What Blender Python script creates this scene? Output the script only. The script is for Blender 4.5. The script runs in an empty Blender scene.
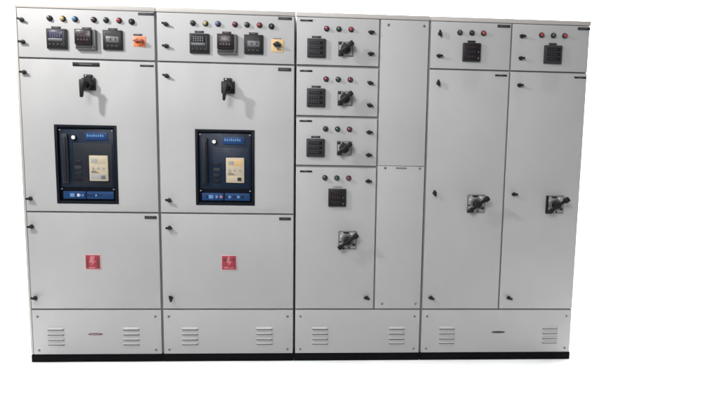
import bpy, bmesh, math, random
from mathutils import Vector, Matrix
random.seed(7)
C = bpy.context.scene.collection
R = math.radians

# ------------------------------------------------------------------ materials
def mat(name, col, rough=.5, metal=0., bump=0., bscale=400., mott=0., mscale=6., coat=0., spec=.5, trans=0.):
    m = bpy.data.materials.new(name); m.use_nodes = True
    nt = m.node_tree; b = nt.nodes['Principled BSDF']
    b.inputs['Base Color'].default_value = (*col, 1)
    b.inputs['Roughness'].default_value = rough
    b.inputs['Metallic'].default_value = metal
    b.inputs['Coat Weight'].default_value = coat
    b.inputs['Coat Roughness'].default_value = .08
    b.inputs['Specular IOR Level'].default_value = spec
    b.inputs['Transmission Weight'].default_value = trans
    tc = nt.nodes.new('ShaderNodeTexCoord')
    if mott:                       # slight unevenness of the coat itself
        oi = nt.nodes.new('ShaderNodeObjectInfo')
        ad = nt.nodes.new('ShaderNodeVectorMath'); ad.operation = 'ADD'
        nt.links.new(tc.outputs['Object'], ad.inputs[0]); nt.links.new(oi.outputs['Location'], ad.inputs[1])
        n = nt.nodes.new('ShaderNodeTexNoise'); n.inputs['Scale'].default_value = mscale
        n.inputs['Detail'].default_value = 5; n.inputs['Roughness'].default_value = .6
        nt.links.new(ad.outputs[0], n.inputs['Vector'])
        r = nt.nodes.new('ShaderNodeMapRange')
        r.inputs['From Min'].default_value = .3; r.inputs['From Max'].default_value = .7
        r.inputs['To Min'].default_value = 1 - mott; r.inputs['To Max'].default_value = 1 + mott
        nt.links.new(n.outputs['Fac'], r.inputs['Value'])
        mx = nt.nodes.new('ShaderNodeVectorMath'); mx.operation = 'SCALE'
        mx.inputs[0].default_value = col
        nt.links.new(r.outputs['Result'], mx.inputs['Scale'])
        nt.links.new(mx.outputs[0], b.inputs['Base Color'])
        r2 = nt.nodes.new('ShaderNodeMapRange')
        r2.inputs['From Min'].default_value = .3; r2.inputs['From Max'].default_value = .7
        r2.inputs['To Min'].default_value = rough - .06; r2.inputs['To Max'].default_value = rough + .08
        nt.links.new(n.outputs['Fac'], r2.inputs['Value'])
        nt.links.new(r2.outputs['Result'], b.inputs['Roughness'])
    if bump:
        n2 = nt.nodes.new('ShaderNodeTexNoise'); n2.inputs['Scale'].default_value = bscale
        n2.inputs['Detail'].default_value = 3
        nt.links.new(tc.outputs['Object'], n2.inputs['Vector'])
        bp = nt.nodes.new('ShaderNodeBump'); bp.inputs['Strength'].default_value = bump
        bp.inputs['Distance'].default_value = .0006
        nt.links.new(n2.outputs['Fac'], bp.inputs['Height'])
        nt.links.new(bp.outputs['Normal'], b.inputs['Normal'])
    return m

PAINT = mat('grey_powder_coat', (.437, .435, .437), .5, spec=.3, bump=.45, bscale=300, mott=.04, mscale=2.6)
TRIM  = mat('warm_grey_powder_coat', (.47, .445, .42), .5, bump=.3, bscale=350, mott=.02)
GASK  = mat('gasket_rubber', (.30, .30, .31), .8, bump=.2)
BLACK = mat('black_plastic', (.008, .008, .009), .45, bump=.25, bscale=600, mott=.1, spec=.3)
SOFT  = mat('dark_grey_plastic', (.030, .030, .033), .55, bump=.2, mott=.1, spec=.3)
MID   = mat('mid_grey_plastic', (.13, .13, .135), .5, bump=.2, mott=.06)
LIGHT = mat('light_grey_plastic', (.33, .33, .33), .5, bump=.2, mott=.05)
PLINTH = mat('black_channel_steel', (.005, .005, .006), .7, bump=.5, bscale=120, mott=.2, spec=.05)
ZINC  = mat('zinc_screw', (.36, .35, .33), .4, metal=.8, mott=.08, mscale=60)
GLASS = mat('dark_meter_glass', (.008, .008, .011), .5, spec=.2)
VIO   = mat('violet_display', (.022, .018, .06), .32, coat=.15, spec=.3)
REDG  = mat('red_tinted_glass', (.014, .006, .009), .32, coat=.15, spec=.3)
LCD   = mat('lcd_grey', (.10, .105, .115), .4)
DIG   = mat('display_digits', (.10, .10, .13), .5)
REDDIG = mat('red_display_digits', (.035, .012, .016), .4)
NAVY  = mat('navy_breaker_moulding', (.004, .013, .032), .42, bump=.2, mott=.15, mscale=20, spec=.3)
NAVY2 = mat('slate_breaker_panel', (.009, .012, .020), .5, bump=.2, mott=.1, spec=.3)
BLUE  = mat('blue_breaker_band', (.007, .042, .14), .45, spec=.3, mott=.08, mscale=30)
BLUE2 = mat('light_blue_marking', (.12, .25, .48), .4)
CREAM = mat('cream_trip_unit', (.50, .43, .31), .5, bump=.2, mott=.06, mscale=40)
PALE  = mat('pale_print', (.62, .62, .64), .5)
WHITE = mat('white_plastic', (.74, .74, .74), .4, bump=.1, mott=.02)
RED   = mat('danger_red', (.34, .035, .055), .4, mott=.06, mscale=30)
PINK  = mat('pale_red_print', (.52, .17, .19), .5)
BORD  = mat('pale_pink_plate', (.55, .40, .41), .5)
ORANGE = mat('orange_plate', (.74, .20, .07), .45, mott=.05, mscale=30)
DORANGE = mat('dark_orange_knob', (.24, .03, .008), .4)
IVORY = mat('ivory_plate', (.64, .44, .22), .5, mott=.04)
BROWN = mat('brown_badge', (.13, .045, .05), .4)
BEZEL = mat('breaker_bezel', (.005, .007, .012), .5, bump=.2, mott=.1, spec=.15)
SLOT_SHADE  = mat('dark_slot_and_shade', (.03, .03, .032), .8, bump=.2)
LENS = {
 'black':  mat('black_lens', (.018, .012, .014), .2, coat=.7),
 'maroon': mat('dark_red_lens', (.15, .015, .025), .2, coat=.7),
 'red':    mat('red_lens', (.28, .025, .035), .3, coat=.4),
 'yellow': mat('yellow_lens', (.42, .34, .12), .2, coat=.7),
 'blue':   mat('blue_lens', (.03, .17, .34), .2, coat=.7),
 'indigo': mat('indigo_lens', (.05, .08, .24), .2, coat=.7),
 'green':  mat('dark_green_lens', (.012, .045, .03), .2, coat=.7),
 'plum':   mat('plum_lens', (.055, .02, .04), .2, coat=.7),
}
FLOOR = mat('white_studio_floor', (.90, .90, .90), .9, mott=.004, mscale=3, spec=.1)

# ------------------------------------------------------------------ mesh builder
class MB:
    """collects shapes into one mesh; x right, y away from the viewer, z up"""
    def __init__(s): s.bm = bmesh.new(); s.mats = []
    def mi(s, m):
        if m not in s.mats: s.mats.append(m)
        return s.mats.index(m)
    def _add(s, t, m, M=None):
        if M is not None: bmesh.ops.transform(t, matrix=M, verts=t.verts)
        i = s.mi(m)
        for f in t.faces: f.material_index = i
        me = bpy.data.meshes.new('tmp'); t.to_mesh(me); t.free(); s.bm.from_mesh(me); bpy.data.meshes.remove(me)
        return s
    def box(s, x0, x1, y0, y1, z0, z1, m, bev=.001, seg=2, M=None):
        t = bmesh.new(); bmesh.ops.create_cube(t, size=1)
        for v in t.verts:
            v.co = Vector((x0 + (v.co.x + .5) * (x1 - x0), y0 + (v.co.y + .5) * (y1 - y0), z0 + (v.co.z + .5) * (z1 - z0)))
        if bev: bmesh.ops.bevel(t, geom=t.edges[:], offset=bev, segments=seg, affect='EDGES', profile=.5)
        return s._add(t, m, M)
    def cyl(s, x, z, r, y0, y1, m, r2=None, seg=24, bev=.0, M=None):      # axis along y, front at y0
        r2 = r if r2 is None else r2
        t = bmesh.new()
        prof = [(r, y1), (r2 + 0, y0 + bev), (r2 - bev, y0)] if bev else [(r, y1), (r2, y0)]
        rings = []
        for rr, yy in prof:
            rings.append([t.verts.new((x + rr * math.cos(2 * math.pi * k / seg), yy, z + rr * math.sin(2 * math.pi * k / seg))) for k in range(seg)])
        for a, b in zip(rings, rings[1:]):
            for k in range(seg): t.faces.new((a[k], a[(k + 1) % seg], b[(k + 1) % seg], b[k]))
        t.faces.new(rings[-1]); t.faces.new(list(reversed(rings[0])))
        bmesh.ops.recalc_face_normals(t, faces=t.faces[:])
        return s._add(t, m, M)
    def dome(s, x, z, r, y, h, m, seg=20, n=5):
        t = bmesh.new(); rings = []
        for i in range(n):
            a = i / n * math.pi / 2
            rings.append([t.verts.new((x + r * math.cos(a) * math.cos(2 * math.pi * k / seg), y - h * math.sin(a), z + r * math.cos(a) * math.sin(2 * math.pi * k / seg))) for k in range(seg)])
        top = t.verts.new((x, y - h, z))
        for a, b in zip(rings, rings[1:]):
            for k in range(seg): t.faces.new((a[k], a[(k + 1) % seg], b[(k + 1) % seg], b[k]))
        for k in range(seg): t.faces.new((rings[-1][k], rings[-1][(k + 1) % seg], top))
        t.faces.new(list(reversed(rings[0])))
        bmesh.ops.recalc_face_normals(t, faces=t.faces[:])
        return s._add(t, m)
    def poly(s, pts, y0, y1, m, bev=0, M=None):                          # xz outline, extruded from y1 to y0
        t = bmesh.new()
        a = [t.verts.new((px, y0, pz)) for px, pz in pts]; b = [t.verts.new((px, y1, pz)) for px, pz in pts]
        t.faces.new(a); t.faces.new(list(reversed(b))); n = len(pts)
        for k in range(n): t.faces.new((a[k], b[k], b[(k + 1) % n], a[(k + 1) % n]))
        bmesh.ops.recalc_face_normals(t, faces=t.faces[:])
        if bev: bmesh.ops.bevel(t, geom=t.edges[:], offset=bev, segments=2, affect='EDGES', profile=.5)
        return s._add(t, m, M)
    def panel(s, w, h, d, m, hole=None, bev=.0022):                       # sheet door, front at y=0, optional opening
        t = bmesh.new()
        if hole:
            xs = [0, hole[0], hole[1], w]; zs = [0, hole[2], hole[3], h]
        else: xs = [0, w]; zs = [0, h]
        g = [[t.verts.new((x, 0, z)) for z in zs] for x in xs]
        fs = []
        for i in range(len(xs) - 1):
            for j in range(len(zs) - 1):
                if hole and i == 1 and j == 1: continue
                fs.append(t.faces.new((g[i][j], g[i + 1][j], g[i + 1][j + 1], g[i][j + 1])))
        ex = bmesh.ops.extrude_face_region(t, geom=fs)
        for v in [e for e in ex['geom'] if isinstance(e, bmesh.types.BMVert)]: v.co.y += d
        bmesh.ops.recalc_face_normals(t, faces=t.faces[:])
        eds = []
        for e in t.edges:
            if len(e.link_faces) == 2 and e.calc_face_angle(0) > .5 and e.verts[0].co.y < d * .5 and e.verts[1].co.y < d * .5: eds.append(e)
        bmesh.ops.bevel(t, geom=eds, offset=bev, segments=3, affect='EDGES', profile=.5)
        return s._add(t, m)
    def mesh(s, name):
        me = bpy.data.meshes.new(name); s.bm.to_mesh(me); s.bm.free()
        for m in s.mats: me.materials.append(m)
        me.polygons.foreach_set('use_smooth', [True] * len(me.polygons))
        me.set_sharp_from_angle(angle=R(35))
        return me

def part(name, me, parent, loc=(0, 0, 0), label=None, rot=None):
    if isinstance(me, MB): me = me.mesh(name)
    o = bpy.data.objects.new(name, me); C.objects.link(o)
    o.parent = parent; o.location = loc
    if rot: o.rotation_euler = rot
    if label: o['label'] = label
    return o

def cabinet(label, x):
    o = bpy.data.objects.new('switchgear_cabinet', None); C.objects.link(o)
    o.empty_display_size = .1; o.location = (x, 0, 0)
    o['label'] = label; o['category'] = 'electrical cabinet'; o['group'] = 'switchgear cabinets standing in one bolted row'
    return o

# ------------------------------------------------------------------ shared small parts
def lock_mesh(turn=0):
    b = MB(); b.cyl(0, 0, .0105, -.006, .002, SOFT, bev=.001).cyl(0, 0, .0075, -.013, -.004, BLACK, bev=.001)
    M = Matrix.Rotation(turn, 4, 'Y')
    b.box(-.0165, .0165, -.020, -.011, -.0052, .0052, BLACK, .002, M=M)
    return b.mesh('lock')
LOCK_H = lock_mesh(0); LOCK_V = lock_mesh(R(78)); LOCK_S = lock_mesh(R(14))
def lamp_mesh(lens):
    b = MB(); b.cyl(0, 0, .0138, -.005, .002, SOFT, bev=.001).cyl(0, 0, .0118, -.010, -.004, BLACK, r2=.0112, bev=.001)
    b.cyl(0, 0, .0098, -.015, -.008, lens, r2=.0094).dome(0, 0, .0094, -.0148, .0045, lens)
    return b.mesh('indicator_lamp')
LAMP = {k: lamp_mesh(v) for k, v in LENS.items()}
def push_mesh():
    b = MB(); b.cyl(0, 0, .0148, -.005, .002, SOFT, bev=.001).cyl(0, 0, .0125, -.013, -.004, BLACK, bev=.0015).cyl(0, 0, .009, -.018, -.010, BLACK, bev=.002)
    b.cyl(0, 0, .0035, -.0186, -.016, MID)
    return b.mesh('push_button')
PUSH = push_mesh()
def screw_mesh(m=ZINC):
    b = MB(); b.cyl(0, 0, .0068, -.0006, .001, MID).dome(0, 0, .0052, -.0004, .0028, m, seg=14, n=3)
    b.box(-.0042, .0042, -.0036, -.0026, -.0006, .0006, BLACK, 0).box(-.0006, .0006, -.0037, -.0026, -.0042, .0042, BLACK, 0)
    return b.mesh('screw')
SCREW = screw_mesh()
_tags = {}
def tag_mesh(w, h, base=BLACK, ink=PALE, seed=0, fill=.55):
    k = (w, h, base.name, ink.name, seed)
    if k in _tags: return _tags[k]
    b = MB(); b.box(-w / 2, w / 2, -.0022, .0005, -h / 2, h / 2, base, .0005)
    rnd = random.Random(seed + int(w * 1e4)); x = -w * fill / 2
    while x < w * fill / 2 - .003:                                 # engraved characters, too small to read
        cw = rnd.choice((.0022, .003, .0036)); hh = h * .32 * rnd.uniform(.75, 1)
        b.box(x, x + cw * .32, -.0026, -.0021, -hh / 2, hh / 2, ink, 0)
        if rnd.random() < .7: b.box(x, x + cw, -.00262, -.0021, hh / 2 - .0007, hh / 2, ink, 0)
        if rnd.random() < .5: b.box(x, x + cw, -.00264, -.0021, -.0004, .0004, ink, 0)
        x += cw + .0016
    _tags[k] = b.mesh('nameplate'); return _tags[k]

def meter_multi(led=VIO):           # multifunction meter: tinted window above, pale strip, keys below
    b = MB(); b.box(-.048, .048, -.012, .002, -.048, .048, SOFT, .003).box(-.043, .043, -.0150, -.010, -.043, .043, BLACK, .002)
    b.box(-.038, .030, -.0156, -.014, .006, .038, led, .0005)
    for k, z in enumerate((.030, .021, .012)):
        for j in range(5): b.box(-.030 + j * .011, -.024 + j * .011, -.0160, -.0150, z - .0026, z + .0026, DIG if led is VIO else LCD, 0)
    b.box(-.038, .028, -.0158, -.0140, -.010, .002, LCD, .0004)
    for j in range(4): b.cyl(-.030 + j * .019, -.027, .0055, -.0175, -.014, SOFT, bev=.001, seg=14)
    b.box(.033, .039, -.0156, -.014, -.036, .036, SOFT, .0005)
    return b.mesh('panel_meter')
def meter_relay():                  # deeper relay with red tinted cover, set towards its upper left
    b = MB(); b.box(-.048, .048, -.022, .002, -.048, .048, MID, .003).box(-.046, .034, -.034, -.020, -.026, .046, BLACK, .003)
    b.box(-.041, .029, -.0347, -.033, -.018, .041, REDG, .001)
    for z in (.030, .014, -.004):
        for j in range(4): b.box(-.032 + j * .014, -.024 + j * .014, -.0352, -.0342, z - .004, z + .004, REDDIG, 0)
    b.box(-.044, .032, -.0235, -.020, -.043, -.030, SOFT, .001).cyl(.041, -.037, .004, -.026, -.020, SOFT, seg=12)
    return b.mesh('protection_relay')
def meter_lcd():                    # square meter with a grey lcd in the middle
    b = MB(); b.box(-.047, .047, -.012, .002, -.047, .047, SOFT, .003).box(-.043, .043, -.0150, -.010, -.043, .043, BLACK, .002)
    b.box(-.030, .030, -.0156, -.014, -.012, .016, LCD, .0005)
    for j in range(4): b.box(-.023 + j * .012, -.016 + j * .012, -.0160, -.0150, -.004, .009, SOFT if j % 2 else MID, 0)
    for j in range(3): b.box(-.028 + j * .021, -.014 + j * .021, -.017, -.014, -.034, -.025, SOFT, .001)
    b.box(-.030, .030, -.0156, -.0145, .025, .031, SOFT, 0)
    return b.mesh('panel_meter')
def meter_amp(v=0):                 # three row ammeter
    b = MB(); b.box(-.046, .046, -.014, .002, -.046, .046, SOFT, .003).box(-.042, .042, -.018, -.012, -.042, .042, SOFT if v == 0 else BLACK, .002)
    for k, z in enumerate((.024, .0, -.024)):
        b.box(-.034, .022 if v else .034, -.0186, -.017, z - .009, z + .009, GLASS, .0005)
        for j in range(4): b.box(-.026 + j * .012, -.019 + j * .012, -.0190, -.0180, z - .005, z + .005, REDDIG if v else SOFT, 0)
    if v: b.cyl(.032, -.030, .004, -.020, -.017, MID, seg=12).cyl(.032, .0, .003, -.020, -.017, MID, seg=12)
    return b.mesh('panel_meter')
M_MULTI = meter_multi(); M_MULTI2 = meter_multi(GLASS); M_RELAY = meter_relay(); M_LCD = meter_lcd(); M_AMP = meter_amp(0); M_AMP2 = meter_amp(1)

def lever_mesh():                   # door handle of the breaker compartment: body, shaft and hanging lever
    b = MB(); b.box(-.033, .033, -.012, .001, -.030, .030, BLACK, .004).cyl(0, .002, .030, -.034, -.010, BLACK, r2=.028, bev=.003)
    b.cyl(0, 0, .0125, -.066, -.032, BLACK, r2=.0115, bev=.001)
    b.poly([(-.015, .016), (.010, .018), (.013, .006), (.005, -.012), (-.001, -.062), (-.006, -.070), (-.014, -.068)], -.080, -.062, BLACK, .003)
    b.box(-.020, .018, -.014, .001, .031, .046, SOFT, .002)
    b.cyl(-.008, .039, .004, -.018, -.012, ZINC, seg=12)
    return b.mesh('door_handle')
LEVER = lever_mesh()
def rotary_small():                 # rotary handle on square plate, lever turned towards the upper right
    b = MB(); b.box(-.038, .038, -.006, .001, -.036, .036, MID, .002)
    b.box(-.032, .032, -.0075, -.005, -.031, .031, LIGHT, .001)
    b.cyl(0, 0, .027, -.018, -.006, SOFT, r2=.025, bev=.002)
    M = Matrix.Rotation(R(-38), 4, 'Y')
    b.cyl(0, 0, .014, -.044, -.016, BLACK).box(-.042, .042, -.062, -.036, -.009, .009, BLACK, .004, M=M).box(.008, .044, -.066, -.034, -.012, .012, BLACK, .005, M=M)
    b.box(-.037, -.020, -.010, -.004, .020, .035, SOFT, .001).box(-.037, -.012, -.010, -.004, -.035, -.022, BLACK, .001)
    b.box(-.014, .000, -.0085, -.006, .024, .030, BLACK, 0)
    return b.mesh('rotary_handle')
def rotary_large(v=0):
    b = MB(); s = .048
    b.box(-s, s, -.006, .001, -s, s, MID, .003)
    b.box(-s + .006, s - .006, -.0078, -.005, -s + .006, s - .006, LIGHT, .001)
    b.cyl(0, 0, .034, -.016, -.006, MID, r2=.032, bev=.002, seg=32).cyl(0, 0, .022, -.050, -.014, BLACK, r2=.018, bev=.002)
    if v: b.box(-s - .001, -s + .010, -.013, .0, -s, s, BLACK, .002)
    b.box(-s, -s + .034, -.012, -.004, -s, -s + .012, BLACK, .002)
    M = Matrix.Rotation(R(-37), 4, 'Y')
    b.box(-.056, .050, -.056, -.042, -.0075, .0075, BLACK, .003, M=M)
    b.box(-.060, -.036, -.060, -.038, -.011, .011, BLACK, .004, M=M).box(.036, .064, -.068, -.040, -.0125, .0125, BLACK, .005, M=M)
    for a in range(0, 360, 45):     # black and pale quadrant marks round the dial
        ca, sa = math.cos(R(a + 12)), math.sin(R(a + 12))
        b.cyl(ca * .0395, sa * .0395, .0045, -.0095, -.007, BLACK if a % 90 == 0 else WHITE, seg=10)
    b.box(-.022, .008, -.010, -.006, .036, .043, BLACK, .0005).box(.026, .041, -.010, -.006, -.030, -.016, SOFT, .001)
    for sx in (-1, 1):
        for sz in (-1, 1): b.cyl(sx * .041, sz * .041, .0032, -.0105, -.006, ZINC, seg=10)
    return b.mesh('rotary_handle')
ROT_S = rotary_small(); ROT_L = rotary_large(0); ROT_L2 = rotary_large(1)

def selector(kind):
    b = MB()
    if kind == 'orange':
        b.box(-.029, .029, -.003, .001, -.025, .025, ORANGE, .002)
        b.cyl(0, 0, .019, -.014, -.002, ORANGE, bev=.002)
        b.poly([(-.026, .0), (-.004, .010), (-.004, .0055), (.022, .007), (.022, -.007), (-.004, -.0055), (-.004, -.010)], -.030, -.012, DORANGE, .0015)
    else:
        b.box(-.032, .030, -.003, .001, -.034, .030, IVORY, .002)
        b.cyl(0, 0, .017, -.012, -.002, MID, bev=.002)
        b.poly([(-.022, .002), (-.004, .014), (.003, .014), (.006, .004), (.020, .001), (.018, -.006), (-.020, -.005)], -.028, -.010, DORANGE if 0 else BLACK, .0015)
        b.box(-.004, .018, -.0045, -.002, -.026, -.020, MID, .0005)
    return b.mesh('selector_switch')
SEL_O = selector('orange'); SEL_I = selector('ivory')

def sign_mesh(v=0):                 # red danger plate with a pale lightning stroke
    b = MB(); b.box(-.041, .041, -.0022, .0005, -.041, .041, BORD, .001)
    b.box(-.036, .036, -.0030, -.0015, -.036, .036, RED, .0005)
    if v == 0:
        b.poly([(-.012, .032), (.012, .032), (.002, .006), (.016, .008), (-.010, -.022), (-.003, -.002), (-.018, -.004)], -.0036, -.0025, PINK)
        b.box(-.020, .010, -.0035, -.0025, -.032, -.026, PINK, 0)
        b.box(.021, .030, -.0035, -.0025, -.030, .026, BROWN, 0).box(-.031, -.023, -.0035, -.0025, -.030, .022, BROWN, 0)
    else:
        b.poly([(-.004, .034), (.005, .034), (.002, .010), (.014, .006), (-.004, -.020), (-.001, -.002), (-.012, .000)], -.0036, -.0025, PINK)
        b.box(-.026, -.002, -.0035, -.0025, -.030, -.022, PINK, 0).box(.004, .026, -.0035, -.0025, -.030, -.025, PINK, 0)
        b.box(-.030, -.014, -.0035, -.0025, .008, .024, BROWN, 0).box(.014, .030, -.0035, -.0025, .010, .024, BROWN, 0)
    return b.mesh('danger_sign')

def louver_mesh(w=.088):            # pressed hood, open along its lower edge
    t = bmesh.new(); n = 7; segs = 10; h = .0105; p = .0075
    rows = []
    for i in range(segs + 1):
        u = i / segs; x = -w / 2 + u * w
        e = min(1, min(u, 1 - u) / .09) ** .5 if 0 < u < 1 else 0
        rows.append([t.verts.new((x, -.0003 - p * e * math.sin(j / (n - 1) * math.pi / 2), h * (1 - j / (n - 1)))) for j in range(n)])
    for a, b_ in zip(rows, rows[1:]):
        for j in range(n - 1): t.faces.new((a[j], a[j + 1], b_[j + 1], b_[j]))
    bmesh.ops.recalc_face_normals(t, faces=t.faces[:])
    me = bpy.data.meshes.new('t'); t.to_mesh(me); t.free()
    b = MB(); b.mi(PAINT); b.bm.from_mesh(me)
    b.box(-w / 2 + .003, w / 2 - .003, -.0008, .0003, -.0062, .0040, SLOT_SHADE, 0)  # dark strip for the slot, reaching lower as painted shade under the hood
    return b.mesh('louver')
LOUVER = louver_mesh()

# ------------------------------------------------------------------ bigger assemblies
Z0, ZC, ZL, ZM, ZT, ZTOP = .041, .2805, .7865, 1.543, 1.783, 1.808
GAP = .008; FR = .020            # visible gap between doors, depth of the frame behind them

def shell(cab, w, li=.0012, ri=.0012):
    b = MB(); b.box(li, w - ri, FR, .60, .034, ZTOP, PAINT, .002)
    part('enclosure', b, cab)
    g = MB(); g.box(li + .003, w - ri - .003, FR - .0045, FR + .001, .045, ZTOP - .02, GASK, .001)
    part('gasket', g, cab)
    p = MB(); p.box(.001, w - .001, .004, .030, 0, .040, PLINTH, .002)
    p.box(.001, w - .001, .57, .596, 0, .040, PLINTH, .002)
    for x0, x1 in ((.001, .03), (w - .03, w - .001)): p.box(x0, x1, .0301, .5699, .001, .0325, PLINTH, .002)
    part('base_channel', p, cab)
    t = MB(); t.box(.0012, w - .0012, .001, FR + .002, ZT + .003, ZTOP, TRIM, .002)
    part('top_rail', t, cab)

def door(cab, x0, x1, z0, z1, hole=None, name='door', label=None):
    """door leaf; its origin is its lower left corner, so children use door coordinates"""
    b = MB(); h = (hole[0] - x0, hole[1] - x0, hole[2] - z0, hole[3] - z0) if hole else None
    b.panel(x1 - x0, z1 - z0, .0145, PAINT, h)
    return part(name, b, cab, (x0, random.uniform(-.0006, .0006), z0), label)

def on(d, name, me, x, z, y=0, label=None, rot=0):               # x, z in cabinet coordinates
    o = part(name, me, d, (x - d.location.x, y, z - d.location.z), label)
    if rot: o.rotation_euler = (0, rot, 0)
    return o
def lamps(d, xs, z, cols):
    names = {'black': 'black', 'maroon': 'dark red', 'red': 'red', 'yellow': 'yellow', 'blue': 'blue', 'indigo': 'dark blue', 'green': 'dark green', 'plum': 'dark plum'}
    for x, c in zip(xs, cols):
        on(d, 'indicator_lamp', LAMP[c], x, z, label=names[c] + ' indicator lamp')
def locks(d, pts):
    for i, (x, z, k) in enumerate(pts):
        on(d, 'lock', {'h': LOCK_H, 'v': LOCK_V, 's': LOCK_S}[k], x, z)

def base_cover(cab, x0, x1, lou, badge=None, badge_mat=BROWN):
    b = MB(); b.panel(x1 - x0, ZC - Z0 - .003, .0145, PAINT)
    d = part('base_cover', b, cab, (x0, 0, Z0 + .003))
    for x in lou:
        for z in (.094, .1195, .148, .1745): on(d, 'louver', LOUVER, x, z + .004)
    for x in (x0 + .028, x1 - .028):
        for z in (.066, .246): on(d, 'screw', SCREW, x, z, rot=random.uniform(0, 1.5))
    if badge:
        g = MB(); pts = [(.038 * math.cos(a / 20 * 2 * math.pi), .0055 * math.sin(a / 20 * 2 * math.pi)) for a in range(20)]
        g.poly(pts, -.0022, .0005, badge_mat, .0004)
        for k in range(7): g.box(-.021 + k * .006, -.0185 + k * .006, -.0027, -.002, -.0016, .0016, PALE if badge_mat is BROWN else MID, 0)
        on(d, 'badge', g, badge[0], badge[1])
    return d

def breaker(cab, x0, x1, z0, z1, v):
    """withdrawable air circuit breaker seen through the door opening; origin at its lower left corner"""
    w, h = x1 - x0, z1 - z0
    b = MB()
    b.box(-.004, .010, -.0035, .035, -.004, h + .004, BEZEL, .0015).box(w - .010, w + .004, -.0035, .035, -.004, h + .004, BEZEL, .0015)
    b.box(.0101, w - .0101, -.0030, .035, h - .010, h + .004, BEZEL, .0015).box(.0101, w - .0101, -.0030, .035, -.004, .010, BEZEL, .0015)
    b.box(.002, w - .002, .012, .045, .002, h - .002, BEZEL, .001)
    c = part('circuit_breaker', b, cab, (x0, 0, z0))
    f = MB(); f.box(.014, w - .014, .006, .0205, .078, h - .014, NAVY, .004)
    f.box(.080, w - .022, .003, .0075, .085, h - .085, NAVY2 if v == 0 else NAVY, .003)
    for k in range(4): f.box(.086, .120, .0005, .004, .110 + k * .030, .126 + k * .030, (GLASS, NAVY2, SOFT, NAVY2)[k], .001)
    part('front_plate', f, c)
    s = MB(); s.box(.028, .058, -.006, .012, .100, h - .040, SOFT if v == 0 else NAVY2, .004).box(.034, .052, -.012, -.004, .108, h - .055, NAVY2, .003)
    part('charging_handle', s, c)
    t = MB(); t.cyl(0, 0, .013, -.002, .008, NAVY2, bev=.001).cyl(0, 0, .0095, -.006, .0, WHITE, bev=.001)
    part('push_button', t, c, (.088 if v == 0 else .091, 0, h - .058), 'white push button')
    l = MB(); l.box(0, .108, .001, .010, -.004, .034, BLUE, .001)
    for k in range(8): l.box(.008 + k * .0105, .0145 + k * .0105, .0003, .0016, .0125, .0225 if k % 3 else .0255, BLUE2, 0)
    part('rating_plate', l, c, (.144 if v == 0 else .134, 0, h - .066), 'blue rating plate')
    u = MB(); u.box(0, .092, -.006, .008, 0, .128, CREAM, .004)
    u.box(.008, .084, -.0068, -.005, .086, .118, (IVORY if v else CREAM), .001)
    u.box(.012, .040, -.0074, -.0055, .092, .112, LIGHT, .0008)
    for k in range(3): u.cyl(.018 + k * .026, .064, .0055, -.009, -.005, LIGHT, seg=14)
    u.box(.008, .084, -.0068, -.005, .008, .034, LIGHT if v == 0 else CREAM, .001)
    u.box(.058, .078, -.0085, -.005, .010, .028, (MID if v == 0 else SOFT), .001)
    for k in range(4): u.box(.010, .050 - k * .006, -.0072, -.0062, .040 + k * .0035, .0412 + k * .0035, MID, 0)
    part('trip_unit', u, c, (w - .134 if v == 0 else w - .140, 0, .112), 'cream trip unit')
    q = MB(); q.box(.026, .136, .000, .018, .020, .058, BLUE, .003).box(.140, w - .020, .000, .018, .020, .058, BLUE, .003)
    q.box(.060, .082, -.002, .002, .030, .048, BLUE2, .001)
    for k in range(9):
        if v == 0: q.box(.105 + k * .013, .113 + k * .013, -.0006, .001, .034, .044, BLUE2 if k in (0, 1, 6) else NAVY2, 0)
        else: q.box(.050 + k * .022, .062 + k * .022, -.0006, .001, .033, .046, PINK if k == 3 else BLUE2 if k % 2 else NAVY2, 0)
    q.box(.095, .107, -.0025, .001, .032, .046, PALE if v == 0 else BLUE2, .001)
    part('lower_band', q, c, label='blue band with small markings')
    for (x, z) in ((.020, .070), (w - .020, .070), (.020, h - .022), (w - .020, h - .022)):
        k = MB(); k.cyl(0, 0, .004, .002, .008, ZINC, seg=12); part('screw', k, c, (x, 0, z))
    return c

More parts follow.
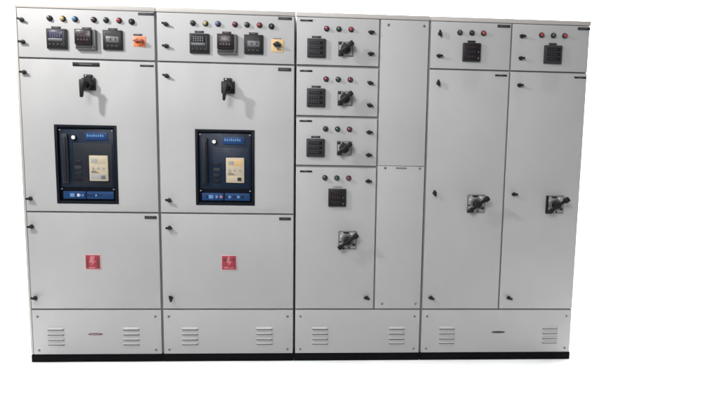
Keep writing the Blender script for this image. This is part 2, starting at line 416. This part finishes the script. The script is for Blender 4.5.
# ------------------------------------------------------------------ cabinets one and two (incoming breakers)
def incomer(cab, w, x0, v):
    shell(cab, w, .0012, .0012 if v == 0 else .0045)
    x1 = w - .006
    if v == 0:
        p = MB(); p.box(.0012, .0135, .001, FR + .002, .045, ZT - .001, TRIM, .002); part('corner_post', p, cab)
    # instrument door
    d = door(cab, x0, x1, ZM + GAP, ZT)
    o = 0 if v == 0 else .010
    for z in (1.727, 1.622): on(d, 'lock', LOCK_S if z > 1.7 else LOCK_H, .040 + o, z)
    if v == 0:
        lamps(d, (.171, .233, .290, .379, .437, .499), 1.737, ('black', 'yellow', 'blue', 'plum', 'green', 'red'))
        on(d, 'push_button', PUSH, .559, 1.733)
        on(d, 'panel_meter', M_MULTI, .203, 1.640, label='square meter with violet display'); on(d, 'protection_relay', M_RELAY, .343, 1.640); on(d, 'panel_meter', M_LCD, .468, 1.642, label='square meter with grey display')
        for x in (.198, .343, .467): on(d, 'nameplate', tag_mesh(.044, .010, SOFT, LIGHT, 1), x, 1.695)
        on(d, 'selector_switch', SEL_O, .594, 1.640, label='orange selector switch'); on(d, 'nameplate', tag_mesh(.042, .008, SOFT, LIGHT, 2), .586, 1.672)
    else:
        lamps(d, (.181, .242, .303, .386, .445, .506), 1.736, ('black', 'yellow', 'indigo', 'maroon', 'green', 'red'))
        on(d, 'push_button', PUSH, .565, 1.732)
        on(d, 'panel_meter', M_MULTI2, .213, 1.638, label='square meter with dark display'); on(d, 'protection_relay', M_RELAY, .349, 1.638); on(d, 'panel_meter', M_LCD, .478, 1.641, label='square meter with grey display')
        for x in (.211, .345, .476): on(d, 'nameplate', tag_mesh(.044, .010, SOFT, LIGHT, 1), x, 1.695)
        on(d, 'selector_switch', SEL_I, .596, 1.642, label='selector switch on a yellow plate'); on(d, 'nameplate', tag_mesh(.042, .008, SOFT, LIGHT, 3), .594, 1.671)
    on(d, 'nameplate', tag_mesh(.078 if v == 0 else .068, .013, SOFT, MID, 4), .629 if v == 0 else .632, 1.772)
    # breaker door
    hole = (.172, .466, .838, 1.224) if v == 0 else (.187, .476, .838, 1.215)
    m = door(cab, x0, x1, ZL + GAP, ZM, hole)
    for z in (1.478, .857): on(m, 'lock', LOCK_H if v == 0 else LOCK_S, .039 + o, z)
    hx = .345 if v == 0 else .350
    on(m, 'door_handle', LEVER, hx, 1.428)
    if v == 0: on(m, 'nameplate', tag_mesh(.128, .019, BLACK, LIGHT, 5, .5), .334, 1.523)
    on(m, 'nameplate', tag_mesh(.066, .009 if v == 0 else .017, BLACK if v == 0 else SOFT, MID, 6), .626 if v == 0 else .631, 1.524)
    breaker(cab, *hole, v)
    # cable door
    e = door(cab, x0, x1, ZC + GAP, ZL)
    for z in (.715, .345): on(e, 'lock', LOCK_H if z > .5 else (LOCK_S if v == 0 else LOCK_V), .038 + o, z)
    on(e, 'danger_sign', sign_mesh(v), .332 if v == 0 else .347, .534)
    on(e, 'nameplate', tag_mesh(.060, .015, SOFT, MID, 7), .626 if v == 0 else .635, .767)
    base_cover(cab, x0, x1, (.132, .513) if v == 0 else (.142, .530), (.332, .152) if v == 0 else None)

c1 = cabinet('leftmost grey cabinet, breaker window below an orange selector switch and a blue lamp', 0)
incomer(c1, .672, .0165, 0)
c2 = cabinet('second grey cabinet from the left, breaker window below a yellow-plated selector switch', .672)
incomer(c2, .684, .006, 1)

# ------------------------------------------------------------------ cabinet three: four feeder doors and a cable chamber
W3 = .677; X3 = 1.356
c3 = cabinet('grey cabinet with four stacked feeder doors beside a tall blank screwed cover', X3)
shell(c3, W3, .0045)
SP = 1.779 - X3
rows = [(1.552, ZT, 1.729, 1.6325, ('maroon', 'green', 'red'), (1.718, 1.612), 1.766),
        (1.300, 1.540, 1.482, 1.388, ('maroon', 'green', 'maroon'), (1.468, 1.356), 1.520),
        (1.048, 1.288, 1.233, 1.136, ('black', 'green', 'maroon'), (1.220, 1.104), 1.2705)]
for i, (z0, z1, zl, zm, cols, lk, zt) in enumerate(rows):
    d = door(c3, .006, SP - .004, z0, z1)
    lamps(d, (.155, .216, .277), zl, cols)
    on(d, 'panel_meter', M_AMP, .105, zm); on(d, 'nameplate', tag_mesh(.046, .010, SOFT, LIGHT, 8), .105, zm + .055)
    on(d, 'rotary_handle', ROT_S, .252, zm)
    on(d, 'nameplate', tag_mesh(.062, .009, BLACK, LIGHT, 9 + i, .3), .054, zt)
    for z in lk: on(d, 'lock', LOCK_H if i != 1 else LOCK_S, .379, z)
d = door(c3, .006, SP - .004, ZC + GAP, 1.036)
lamps(d, (.155, .216, .277), .983, ('black', 'green', 'maroon'))
on(d, 'panel_meter', M_AMP2, .219, .881); on(d, 'nameplate', tag_mesh(.046, .010, LIGHT, MID, 8), .219, .937)
on(d, 'rotary_handle', ROT_L, .276, .658)
on(d, 'nameplate', tag_mesh(.062, .009, BLACK, LIGHT, 12, .3), .057, 1.0145)
on(d, 'lock', LOCK_H, .380, .969); on(d, 'lock', LOCK_S, .383, .348)
for z0, z1 in ((ZC + GAP, 1.0485), (1.0505, ZT)):
    d = door(c3, SP + .004, W3 - .006, z0, z1, name='cable_chamber_cover')
    if z1 < 1.1:
        zs = (1.038, .315); on(d, 'nameplate', tag_mesh(.056, .007, MID, LIGHT, 13), .549, 1.0385)
    else: zs = (1.757,)
    for z in zs:
        for x in (.466, .646): on(d, 'screw', SCREW, x, z, rot=random.uniform(0, 1.5))
base_cover(c3, .006, W3 - .006, (.149 - .010, .540 + .010))

# ------------------------------------------------------------------ cabinet four: two tall feeder columns
X4 = 2.033; W4 = .837
c4 = cabinet('rightmost grey cabinet with two tall narrow doors side by side, each with a rotary handle', X4)
shell(c4, W4)
SQ = 2.455 - X4
for i, (x0, x1) in enumerate(((.006, SQ - .004), (SQ + .004, W4 - .007))):
    q = 0 if i == 0 else .424
    d = door(c4, x0, x1, ZM + GAP, ZT)
    lamps(d, [x + (0 if i == 0 else .424) for x in (.153, .215, .275)], 1.731, ('green', 'black', 'red') if i == 0 else ('red', 'green', 'red'))
    on(d, 'panel_meter', M_AMP2 if i == 0 else M_AMP, .216 + q, 1.634); on(d, 'nameplate', tag_mesh(.040, .010, BLACK if i == 0 else SOFT, MID, 14), .215 + q, 1.688)
    for k, z in enumerate((1.722, 1.612)): on(d, 'lock', LOCK_V if i == 0 and k == 0 else LOCK_H, .051 + q, z)
    on(d, 'nameplate', tag_mesh(.066, .014, SOFT, MID, 15 + i), .379 + q - (0 if i == 0 else .004), 1.769)
    m = door(c4, x0, x1, ZC + GAP, ZM)
    for k, z in enumerate((1.476, .911, .349)): on(m, 'lock', (LOCK_V, LOCK_V, LOCK_S)[k] if i == 0 else (LOCK_H, LOCK_H, LOCK_S)[k], .051 + q, z)
    on(m, 'rotary_handle', ROT_L if i == 0 else ROT_L2, .274 + q, .858)
    on(m, 'nameplate', tag_mesh(.062, .009, BLACK, LIGHT, 17 + i, .3), .376 + q - (0 if i == 0 else .006), 1.523)
base_cover(c4, .006, W4 - .007, (.151 - .006, .708 + .006), (.427, .157), SOFT)

# ------------------------------------------------------------------ setting: white floor sheet and backdrop
b = MB(); b.mi(FLOOR)
t = bmesh.new()
prof = [(-.8, 0), (0, 0), (2.2, 0)]
for k in range(1, 11): a = k / 10 * math.pi / 2; prof.append((2.2 + 1.0 * math.sin(a), 1.0 - 1.0 * math.cos(a)))
prof += [(3.2, 5.5)]
L = [t.verts.new((-6.5, y, z)) for y, z in prof]; Rr = [t.verts.new((9.5, y, z)) for y, z in prof]
for k in range(len(prof) - 1): t.faces.new((L[k], Rr[k], Rr[k + 1], L[k + 1]))
bmesh.ops.recalc_face_normals(t, faces=t.faces[:])
me = bpy.data.meshes.new('floor'); t.to_mesh(me); t.free(); me.materials.append(FLOOR)
for p in me.polygons: p.use_smooth = True
fl = bpy.data.objects.new('floor', me); C.objects.link(fl); fl['kind'] = 'structure'
fl['label'] = 'plain white studio floor sweeping up into a white backdrop'

# ------------------------------------------------------------------ lights
def area(name, loc, to, sx, sy, power, col=(1, 1, 1), spread=180):
    l = bpy.data.lights.new(name, 'AREA'); l.shape = 'RECTANGLE'; l.size = sx; l.size_y = sy
    l.energy = power; l.color = col; l.spread = R(spread)
    o = bpy.data.objects.new(name, l); C.objects.link(o); o.location = loc
    o.rotation_euler = (Vector(to) - Vector(loc)).to_track_quat('-Z', 'Y').to_euler()
    return o
area('key_lamp', (-.6, -1.1, 2.52), (1.5, 0, 1.0), .14, .14, 40, (1, .985, .96))
area('front_fill', (.3, -3.6, 2.9), (1.75, 0, 1.85), 1.4, 1.0, 22, (.99, .99, 1), spread=85)  # added soft fill from the front, evens out the doors; no window there
area('backdrop_fill', (1.5, 1.3, 4.6), (1.5, 3.0, .8), 8, .8, 1100)  # added behind the row only to push the backdrop to white
area('floor_fill', (1.45, -.30, 3.9), (1.45, -.30, 0), 4.6, .3, 7, spread=18)  # added narrow beam that whitens the floor strip before the bases
w = bpy.data.worlds.new('World'); bpy.context.scene.world = w; w.use_nodes = True
bg = w.node_tree.nodes['Background']; bg.inputs[0].default_value = (.97, .985, 1, 1); bg.inputs[1].default_value = .33

# ------------------------------------------------------------------ camera
cam = bpy.data.cameras.new('camera'); cam.sensor_width = 36; cam.lens = 27.0
cam.clip_start = .05; cam.clip_end = 100
co = bpy.data.objects.new('camera', cam); C.objects.link(co)
yaw, pit, rol = .0614, -.1116, .0188
F = Vector((math.sin(yaw) * math.cos(pit), math.cos(yaw) * math.cos(pit), math.sin(pit)))
Rt = F.cross(Vector((0, 0, 1))).normalized(); U = Rt.cross(F)
R2 = math.cos(rol) * Rt + math.sin(rol) * U; U2 = -math.sin(rol) * Rt + math.cos(rol) * U
mw = Matrix(((R2.x, U2.x, -F.x, 0), (R2.y, U2.y, -F.y, 0), (R2.z, U2.z, -F.z, 0), (0, 0, 0, 1)))
co.matrix_world = Matrix.Translation((1.5229, -2.7866, 1.1747)) @ mw
S = bpy.context.scene; S.camera = co
S.view_settings.view_transform = 'Standard'; S.view_settings.look = 'None'
S.view_settings.exposure = 0; S.view_settings.gamma = 1
